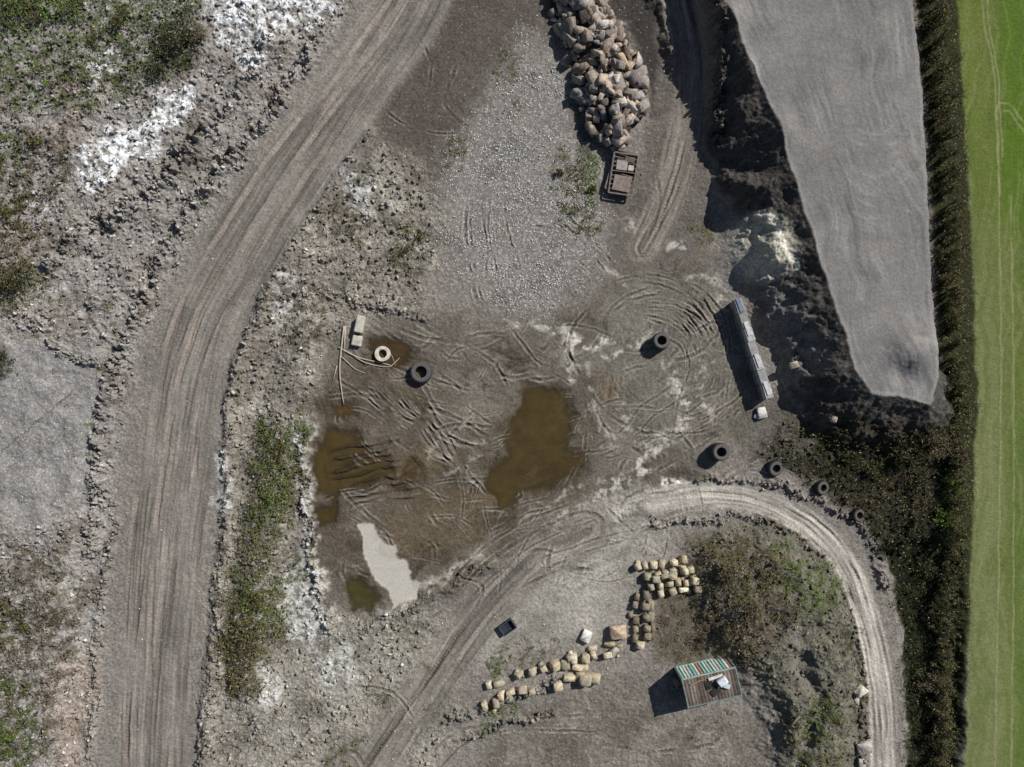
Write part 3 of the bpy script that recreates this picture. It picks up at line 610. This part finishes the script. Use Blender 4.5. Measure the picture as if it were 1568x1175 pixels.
def scat(name,T,pos,scale,R,cols,mat=M_stone,parent=None):
    n=len(pos); ti=rng.integers(0,len(T),n); V_=[];F_=[];C_=[];o=0
    for t in range(len(T)):
        k=np.nonzero(ti==t)[0]
        if len(k)==0: continue
        tv,tf=T[t]; m=len(tv)
        v=np.einsum('nij,nmj->nmi',R[k],tv[None]*scale[k][:,None,:])+pos[k][:,None,:]
        V_.append(v.reshape(-1,3)); F_.append((tf[None]+(np.arange(len(k))*m)[:,None,None]).reshape(-1,3)+o); C_.append(np.repeat(cols[k],m,axis=0)); o+=m*len(k)
    return mk(name,np.concatenate(V_),np.concatenate(F_),mat,np.concatenate(C_),parent=parent)
def stonecol(n,base,var=.2,hue=.06):
    return np.clip(lin(base)*np.exp(rng.normal(0,var,(n,1)))*(1+rng.normal(0,1,(n,1))*np.array([[hue,0,-hue*1.3]])),.01,.8)
def inpoly(n,poly):
    P_=np.array(poly,float); out=[]
    while len(out)<n:
        p=rng.uniform(P_.min(0),P_.max(0)); c=False
        for i in range(len(P_)):
            a=P_[i];b_=P_[(i+1)%len(P_)]
            if (a[1]>p[1])!=(b_[1]>p[1]) and p[0]<(b_[0]-a[0])*(p[1]-a[1])/(b_[1]-a[1])+a[0]: c=not c
        if c: out.append(p)
    return np.array(out)
n=320; q=inpoly(n,rp); x=(q[:,0]-784)*S; y=(587.5-q[:,1])*S
sz=rng.uniform(.3,1.0,n)**1.2*1.0+.12; sc=np.stack([sz*1.5,sz*.9,sz*.65],1)*rng.uniform(.8,1.2,(n,3))
z=HT(x,y)+rng.uniform(-.15,.65,n)
cc=stonecol(n,(134,125,116),.32,.06)
scat('boulder_pile',TR+TB[:8]+TQ[:8],np.stack([x,y,z],1),sc,rots(n,rng.uniform(0,6.28,n),.3),cc)
def blockrow(name,rows,base=(172,154,124),loose=1.0):
    P_=[];Sx=[];Yw=[]
    for (a,b_,n_,sz,lv) in rows:
        a=np.array(a,float);b_=np.array(b_,float); ang=math.atan2(-(b_-a)[1],(b_-a)[0]); L=np.linalg.norm(b_-a)*S/n_
        for i in range(n_):
            if rng.random()<.10*loose: continue
            p=a+(b_-a)*(i+.5+rng.uniform(-.16,.16)*loose)/n_; x,y=M2W(*(p+rng.normal(0,1.5*loose,2))); 
            P_.append((x,y,HT(x,y)+sz*.28+lv)); Sx.append((L*rng.uniform(.6,.98),sz*rng.uniform(.55,.95),sz*rng.uniform(.6,.9))); Yw.append(ang+rng.normal(0,.17*loose))
            if rng.random()<.7*loose:
                x2,y2=M2W(*(p+rng.normal(0,9,2))); s3=rng.uniform(.12,.4); P_.append((x2,y2,HT(x2,y2)+.1)); Sx.append((s3*1.3,s3,s3)); Yw.append(rng.uniform(0,3))
    n=len(P_); scat(name,TQ,np.array(P_),np.array(Sx),rots(n,np.array(Yw),.07*loose),stonecol(n,base,.22,.03))
blockrow('stone_block_stack',[((968,868),(1050,856),6,.85,0),((985,882),(1062,868),6,.85,.1),((988,896),(1068,884),6,.85,.2),((1003,909),(1070,897),4,.85,.0),((992,884),(1052,870),4,.7,.6)],(166,156,134),.8)
blockrow('stone_block_column',[((974,905),(970,980),6,.75,0),((986,902),(990,982),5,.9,.1),((996,915),(999,984),4,.7,.0)],(118,110,95),.7)
blockrow('stone_block_row',[((742,1048),(800,1035),4,.8,0),((790,1030),(870,1012),5,.95,0),((860,1010),(930,998),5,.9,.1),((920,1003),(985,985),4,.9,.1),((760,1062),(840,1045),5,.85,0),((840,1046),(900,1030),3,.85,0),((880,1040),(920,1036),2,1.1,.1),((735,1078),(765,1072),2,.9,0),((870,1025),(950,1012),4,.75,0),((900,992),(955,983),3,.6,0)],(164,154,134),1.4)
def boulder(px,py,s,base,zs=.6):
    x,y=W(px,py); scat('boulder',TB,np.array([[x,y,HT(x,y)+s*zs*.3]]),np.array([[s*1.2,s*.9,s*zs]]),rots(1,np.array([rng.uniform(0,3)]),.05),stonecol(1,base,.05,.02))
for a in [(897,973,1.0,(190,190,186)),(945,965,1.5,(164,148,130)),(1165,632,1.0,(174,172,170)),(1158,638,.5,(180,178,176)),(1310,1052,1.0,(172,166,156)),(1318,1140,1.2,(150,147,142)),(1262,640,.6,(150,142,126)),(1206,560,.7,(160,154,138)),(1212,548,.4,(160,154,138)),(620,475,.4,(150,147,142)),(1306,1068,.5,(170,162,152)),(1316,1165,.8,(150,147,142))]: boulder(*a)
def scatter_mask(mask,n,szr,base,name,var=.3,usecol=False,gain=0.05):
    w=mask*inner; jj,ii=np.nonzero(w>0.1); pr=w[jj,ii].astype(float); pr/=pr.sum(); k=rng.choice(len(jj),n,p=pr)
    x=xs[ii[k]]+rng.uniform(-.04,.04,n); y=ys[jj[k]]+rng.uniform(-.04,.04,n)
    s=szr[0]+(szr[1]-szr[0])*rng.random(n)**3; sc=np.stack([s,s*rng.uniform(.6,1,n),s*rng.uniform(.4,.8,n)],1)
    z=h[jj[k],ii[k]]+s*.15
    c=stonecol(n,base,var,.03)
    if usecol: c=np.clip(col[jj[k],ii[k]]*np.exp(rng.normal(gain,var,(n,1))),.01,.7)
    scat(name,TS,np.stack([x,y,z],1),sc,rots(n),c)
scatter_mask(strip**1.5*(1-wet)*sm(.35+1.6*nE+.5*nC),6500,(.05,.2),(204,203,198),'white_gravel_stones',.22)
scatter_mask(np.clip(rough-.45,0,1.2)*(1-pt)*(1-field)*(1-refl),22000,(.08,.6),(120,115,108),'rubble_stones',.28,True)
scatter_mask(np.clip(.15+verge+left+bb,0,1)*(1-field)*(1-pt)*(1-wet)*(1-sm(refl*20))*(1-yard*.85)*(1-slope),6500,(.05,.22),(176,173,166),'pale_gravel_stones',.25)
# ---------------- tyres
def tyre_geo(G,x,y,z,R,ri,wd_,colr,tx=0,ty=0,lugs=26):
    prof=[(ri,-.30),(ri*1.08,-.48),(R*.80,-.5),(R*.95,-.42),(R,-.28),(R*1.0,0),(R,.28),(R*.95,.42),(R*.80,.5),(ri*1.08,.48),(ri,.30),(ri*1.05,.1),(ri*1.4,0.05),(ri*1.4,-.05),(ri*1.05,-.1)]
    n=lugs*4; m=len(prof); V_=[]
    rot=Matrix.Rotation(tx,3,'X')@Matrix.Rotation(ty,3,'Y')
    for i in range(n):
        a=2*math.pi*i/n; lug=1.0 if (i%4)<2 else .93
        for k,(r,zz) in enumerate(prof):
            rr=r*(lug if 3<=k<=7 else 1); p=rot@Vector((rr*math.cos(a),rr*math.sin(a),zz*wd_)); V_.append((p.x+x,p.y+y,p.z+z))
    F_=[(i*m+k,((i+1)%n)*m+k,((i+1)%n)*m+(k+1)%m,i*m+(k+1)%m) for i in range(n) for k in range(m)]
    c=np.tile(np.array([lin(colr)*(1.7 if k in(1,2,8,9) else 1) for k in range(m)]),(n,1))
    G.add(V_,F_,c)
def tyres(name,px,py,R,count=1,ri=.5,wd_=.7,colr=(70,68,68),tx=0,ty=0,jit=.08):
    G=Geo(); x,y=W(px,py,wd_*count*.7); z=float(HT(x,y))+wd_*.47
    for k in range(count): tyre_geo(G,x+rng.normal(0,jit)*(k>0),y+rng.normal(0,jit)*(k>0),z+k*wd_*.98,R,R*ri,wd_,colr,tx,ty)
    return G.build(name,M_rub)
tyres('dumper_tyre',645,570,1.02,1,.5,.75,(66,64,64))
tyres('tyre_stack',1013,523,.80,2,.5,.62)
tyres('tyre_stack',1101,693,.82,2,.5,.65)
tyres('dumper_tyre',1187,717,.74,1,.5,.6,(66,64,63),.15,.2)
tyres('dumper_tyre',1259,747,.66,1,.5,.5,(68,64,62),.1,.3)
tyres('dumper_tyre',1314,789,.60,1,.5,.45,(66,62,60),0,.25)
tyres('dumper_tyre',1348,858,.56,1,.5,.45,(60,58,56),.1,.1)
G=Geo(); x,y=W(585,542,.4); z=float(HT(x,y)); pr=[(.38,0),(.70,0),(.72,.4),(.68,.5),(.44,.5),(.38,.42)]; n_=40; V_=[(x+r*math.cos(6.2832*i/n_),y+r*math.sin(6.2832*i/n_),z+zz) for i in range(n_) for r,zz in pr]
F_=[(i*6+k,((i+1)%n_)*6+k,((i+1)%n_)*6+(k+1)%6,i*6+(k+1)%6) for i in range(n_) for k in range(6)]; G.add(V_,F_,lin((184,178,165))); G.build('concrete_ring',M_conc)
def box(G,cx,cy,cz,lx,ly,lz,yaw,c,bev=.04,tilt=0):
    bm_=bmesh.new(); bmesh.ops.create_cube(bm_,size=1); bmesh.ops.scale(bm_,vec=(lx,ly,lz),verts=bm_.verts)
    if bev: bmesh.ops.bevel(bm_,geom=bm_.edges,offset=bev,segments=1,affect='EDGES')
    bmesh.ops.transform(bm_,matrix=Matrix.Translation((cx,cy,cz))@Matrix.Rotation(yaw,4,'Z')@Matrix.Rotation(tilt,4,'Y'),verts=bm_.verts)
    bm_.verts.index_update(); v=[q.co[:] for q in bm_.verts]; f=[tuple(q.index for q in fc.verts) for fc in bm_.faces]; bm_.free(); G.add(v,f,c)
G=Geo(); 
for px,py,lx,ly,lz in [(551,497,1.6,.75,.8),(546,522,1.0,.9,.5)]:
    x,y=W(px,py,.5); box(G,x,y,float(HT(x,y))+lz*.45,lx,ly,lz,math.radians(78),lin((168,163,153)),.09)
G.build('concrete_block',M_conc)
def pole(pts,r,name='wooden_pole',c=(160,152,139)):
    cp=catmull(pts,10); pth=[]
    for u,v in cp:
        x,y=M2W(u,v); pth.append((x,y,float(HT(x,y))+r+.05))
    pth=np.array(pth); pth[:,2]=np.maximum(pth[:,2],np.linspace(pth[0,2],pth[-1,2],len(pth)))
    v,f=tube(pth,np.linspace(r,r*.5,len(pth)),7); G=Geo(); G.add(v,f,lin(c)); G.build(name,M_wood,True)
pole([(528,500),(524,530),(521,570),(527,620)],.09); pole([(519,532),(550,548),(585,556),(602,561)],.075); pole([(535,540),(560,556),(598,562),(612,548)],.055); pole([(530,500),(527,545)],.08); pole([(517,560),(510,585)],.05)
pole([(522,545),(545,566),(560,572)],.05); pole([(590,535),(600,545),(606,560)],.05)
pole([(1196,1104),(1210,1080)],.16,'log',(120,108,96)); pole([(1200,1108),(1190,1094)],.1,'log',(110,98,86)); pole([(1205,1098),(1183,1100)],.07,'log',(110,98,86))
wall=bpy.data.objects.new('concrete_retaining_wall',None); bpy.context.collection.objects.link(wall)
a=np.array(W(1129,458,1.6)); b_=np.array(W(1179,610,1.6)); n_=7; yaw=math.atan2(*(b_-a)[::-1])
G=Geo()
for lv in range(2):
    for i in range(n_):
        t=(i+.5+(0.0 if lv else .06))/n_; p=a+(b_-a)*t; L=np.linalg.norm(b_-a)/n_
        box(G,p[0]+rng.normal(0,.03),p[1],.4+lv*.81,L*.985,.75,.8,yaw+rng.normal(0,.02),lin((152,152,151) if lv else (108,107,106))*rng.uniform(.65,1.1),.05)
G.build('wall_blocks',M_conc,parent=wall)
G=Geo()
for t in (.06,.30,.62,.9): 
    p=a+(b_-a)*t; box(G,p[0]+.05,p[1],1.66,1.3,.42,.07,yaw+.03,lin((110,120,134) if t<.1 else (174,174,174)),.02)
G.build('coping_slabs',M_conc,parent=wall)
rack=bpy.data.objects.new('rusty_steel_frames',None); bpy.context.collection.objects.link(rack)
x0,y0=W(953,265,.4); zz=float(HT(x0,y0)); yaw=math.radians(76)
for k in range(4):
    G=Geo(); ya=yaw+rng.normal(0,.07); ox,oy=rng.normal(0,.15,2); Lx,Ly=3.7,2.2; z=zz+.15+k*.17; c=lin((104,95,89))*rng.uniform(.7,1.2)
    cs,sn=math.cos(ya),math.sin(ya)
    def L2(a,b_): return x0+ox+a*cs-b_*sn,y0+oy+a*sn+b_*cs
    for s_ in(-1,1):
        p=L2(0,s_*Ly/2); box(G,p[0],p[1],z,Lx,.14,.14,ya,c,.01); p=L2(s_*Lx/2,0); box(G,p[0],p[1],z+.003,.14,Ly,.13,ya,c,.01)
    for i in range(1,9):
        p=L2(-Lx/2+i*Lx/9,0); box(G,p[0],p[1],z,.07,Ly-.1,.08,ya,c*rng.uniform(.7,1.3),.0)
    if k==3:
        for (aa,bb_,l1,l2,cl) in [(-.9,0,1.4,1.6,(118,108,102)),(.75,.25,.9,1.0,(134,128,124)),(1.35,-.4,.5,.9,(94,84,79)),(.6,-.6,.5,.5,(160,156,152))]:
            p=L2(aa,bb_); box(G,p[0],p[1],z+.09+abs(aa)*.01,l1,l2,.05,ya+rng.normal(0,.12),lin(cl),.01)
    if k==0:
        p=L2(0,0); box(G,p[0],p[1],z+.05,Lx-.3,Ly-.3,.04,ya,lin((66,61,58)),.0)
    G.build('frame_%d'%k,M_metal,parent=rack)
G=Geo(); x,y=W(777,960,.3); z=float(HT(x,y)); ya=math.radians(35)
box(G,x,y,z+.08,1.4,.95,.1,ya,lin((46,50,58)),.02)
for s_ in(-1,1):
    box(G,x-math.sin(ya)*s_*.47,y+math.cos(ya)*s_*.47,z+.3,1.4,.07,.4,ya,lin((60,64,72)),.01); box(G,x+math.cos(ya)*s_*.66,y+math.sin(ya)*s_*.66,z+.3,.07,.86,.39,ya,lin((60,64,72)),.01)
G.build('loader_bucket',M_metal)
cont=bpy.data.objects.new('shipping_container',None); bpy.context.collection.objects.link(cont)
Hc=2.7; Lc,Wc=4.9,2.6; cx,cy=W(1090,1053,Hc); cz=float(HT(cx,cy))-.05; cont.location=(cx,cy,cz); cont.rotation_euler=(0,0,math.radians(13))
def corr(name,L,hh,stripe,depth=.05,per=.28):
    n_=int(L/per); G=Geo(); V_=[];C_=[];pt_=[]
    for i in range(n_):
        x_=-L/2+L*i/n_; p_=L/n_
        for dx,dy in((0,0),(.3,0),(.5,depth),(.8,depth)): pt_.append((x_+dx*p_,dy))
    pt_.append((L/2,0))
    for j,(xx,dy) in enumerate(pt_):
        for zz_ in(0,hh*.5,hh):
            V_.append((xx,-dy,zz_)); C_.append(stripe(xx/L+.5,zz_/hh))
    F_=[(j*3+k,(j+1)*3+k,(j+1)*3+k+1,j*3+k+1) for j in range(len(pt_)-1) for k in range(2)]
    G.v.append(np.array(V_));G.f+=F_;G.c.append(np.array(C_));G.n=len(V_)
    return G.build(name,M_metal,parent=cont)
pal=[(116,158,146),(178,182,174),(168,174,166),(110,152,140),(186,190,184),(150,112,92),(120,160,150),(176,182,174)]
def strp(t,z): return lin(pal[int(t*13.99)%8])*1.25
def gry(t,z): return lin((92,93,92))*(1-.2*z)
def rust(t,z): return lin([(94,84,77),(110,101,95),(82,72,66)][int(t*9)%3])*(1.1 if z>.3 else .8)
o=corr('side_wall_north',Lc-.2,Hc-.2,strp); o.location=(0,Wc/2-.02,.1)
o=corr('side_wall_south',Lc-.2,Hc-.2,gry); o.location=(0,-Wc/2+.02,.1); o.rotation_euler=(0,0,math.pi)
o=corr('end_wall_west',Wc-.2,Hc-.2,gry); o.location=(-Lc/2+.02,0,.1); o.rotation_euler=(0,0,math.pi/2)
o=corr('end_doors_east',Wc-.2,Hc-.2,gry); o.location=(Lc/2-.02,0,.1); o.rotation_euler=(0,0,-math.pi/2)
o=corr('roof',Lc-.2,Wc-.2,rust,depth=.03); o.rotation_euler=(-math.pi/2,0,0); o.location=(0,-(Wc/2-.1),Hc-.05)
G=Geo(); fc=lin((104,120,115))
for sx_ in(-1,1):
    for sy in(-1,1): box(G,sx_*(Lc/2-.05),sy*(Wc/2-.05),Hc/2,.16,.16,Hc,0,fc,.01)
    for zz_ in(.08,Hc-.06): box(G,sx_*(Lc/2-.045),0,zz_,.11,Wc-.27,.13,0,fc,.01)
for sy in(-1,1):
    for zz_ in(.08,Hc-.06): box(G,0,sy*(Wc/2-.045),zz_,Lc-.27,.11,.13,0,fc*(1.6 if sy>0 else 1),.01)
G.build('frame',M_metal,parent=cont)
G=Geo(); box(G,.95,.45,Hc+.30,.9,.65,.5,.4,lin((190,197,205)),.1); box(G,1.25,-.1,Hc+.14,.6,.4,.25,-.5,lin((172,180,188)),.05); box(G,.5,.85,Hc+.08,1.3,.25,.08,.1,lin((190,190,186)),.02); box(G,.2,-.4,Hc+.05,.8,.6,.06,.5,lin((50,48,46)),.01); box(G,-.2,.3,Hc+.03,.7,.8,.06,.1,lin((46,44,42)),.01); box(G,-1.2,.8,Hc+.06,1.2,.1,.09,.2,lin((140,110,88)),.01)
box(G,-2.7,.3,1.0,.5,.35,1.9,.1,lin((90,90,92)),.05); box(G,.2,-1.65,.8,.6,.3,1.2,.2,lin((78,74,70)),.05)
G.build('roof_clutter',M_metal,parent=cont)
el=math.radians(40); az=math.radians(50)
sd=Vector((math.sin(az)*math.cos(el),math.cos(az)*math.cos(el),math.sin(el)))
l=bpy.data.lights.new('sun','SUN'); l.energy=4.6; l.angle=math.radians(.5); l.color=(1,.965,.915)
lo=bpy.data.objects.new('sun',l); bpy.context.collection.objects.link(lo); lo.rotation_euler=sd.to_track_quat('Z','Y').to_euler(); lo.location=(30,30,60)
w=bpy.data.worlds.new('World'); bpy.context.scene.world=w; w.use_nodes=True; nt=w.node_tree
sk=nt.nodes.new('ShaderNodeTexSky'); sk.sky_type='NISHITA'; sk.sun_disc=False; sk.sun_elevation=el; sk.sun_rotation=az
nt.links.new(sk.outputs[0],nt.nodes['Background'].inputs[0]); nt.nodes['Background'].inputs[1].default_value=.05
cam=bpy.data.cameras.new('camera'); co=bpy.data.objects.new('camera',cam); bpy.context.collection.objects.link(co)
co.location=(0,0,H); cam.sensor_width=36; cam.lens=36*H/(1568*S); cam.clip_end=3000; cam.clip_start=.5
sc=bpy.context.scene; sc.camera=co
sc.view_settings.view_transform='Standard'; sc.view_settings.look='None'; sc.view_settings.exposure=0
print('done',NX,NY)
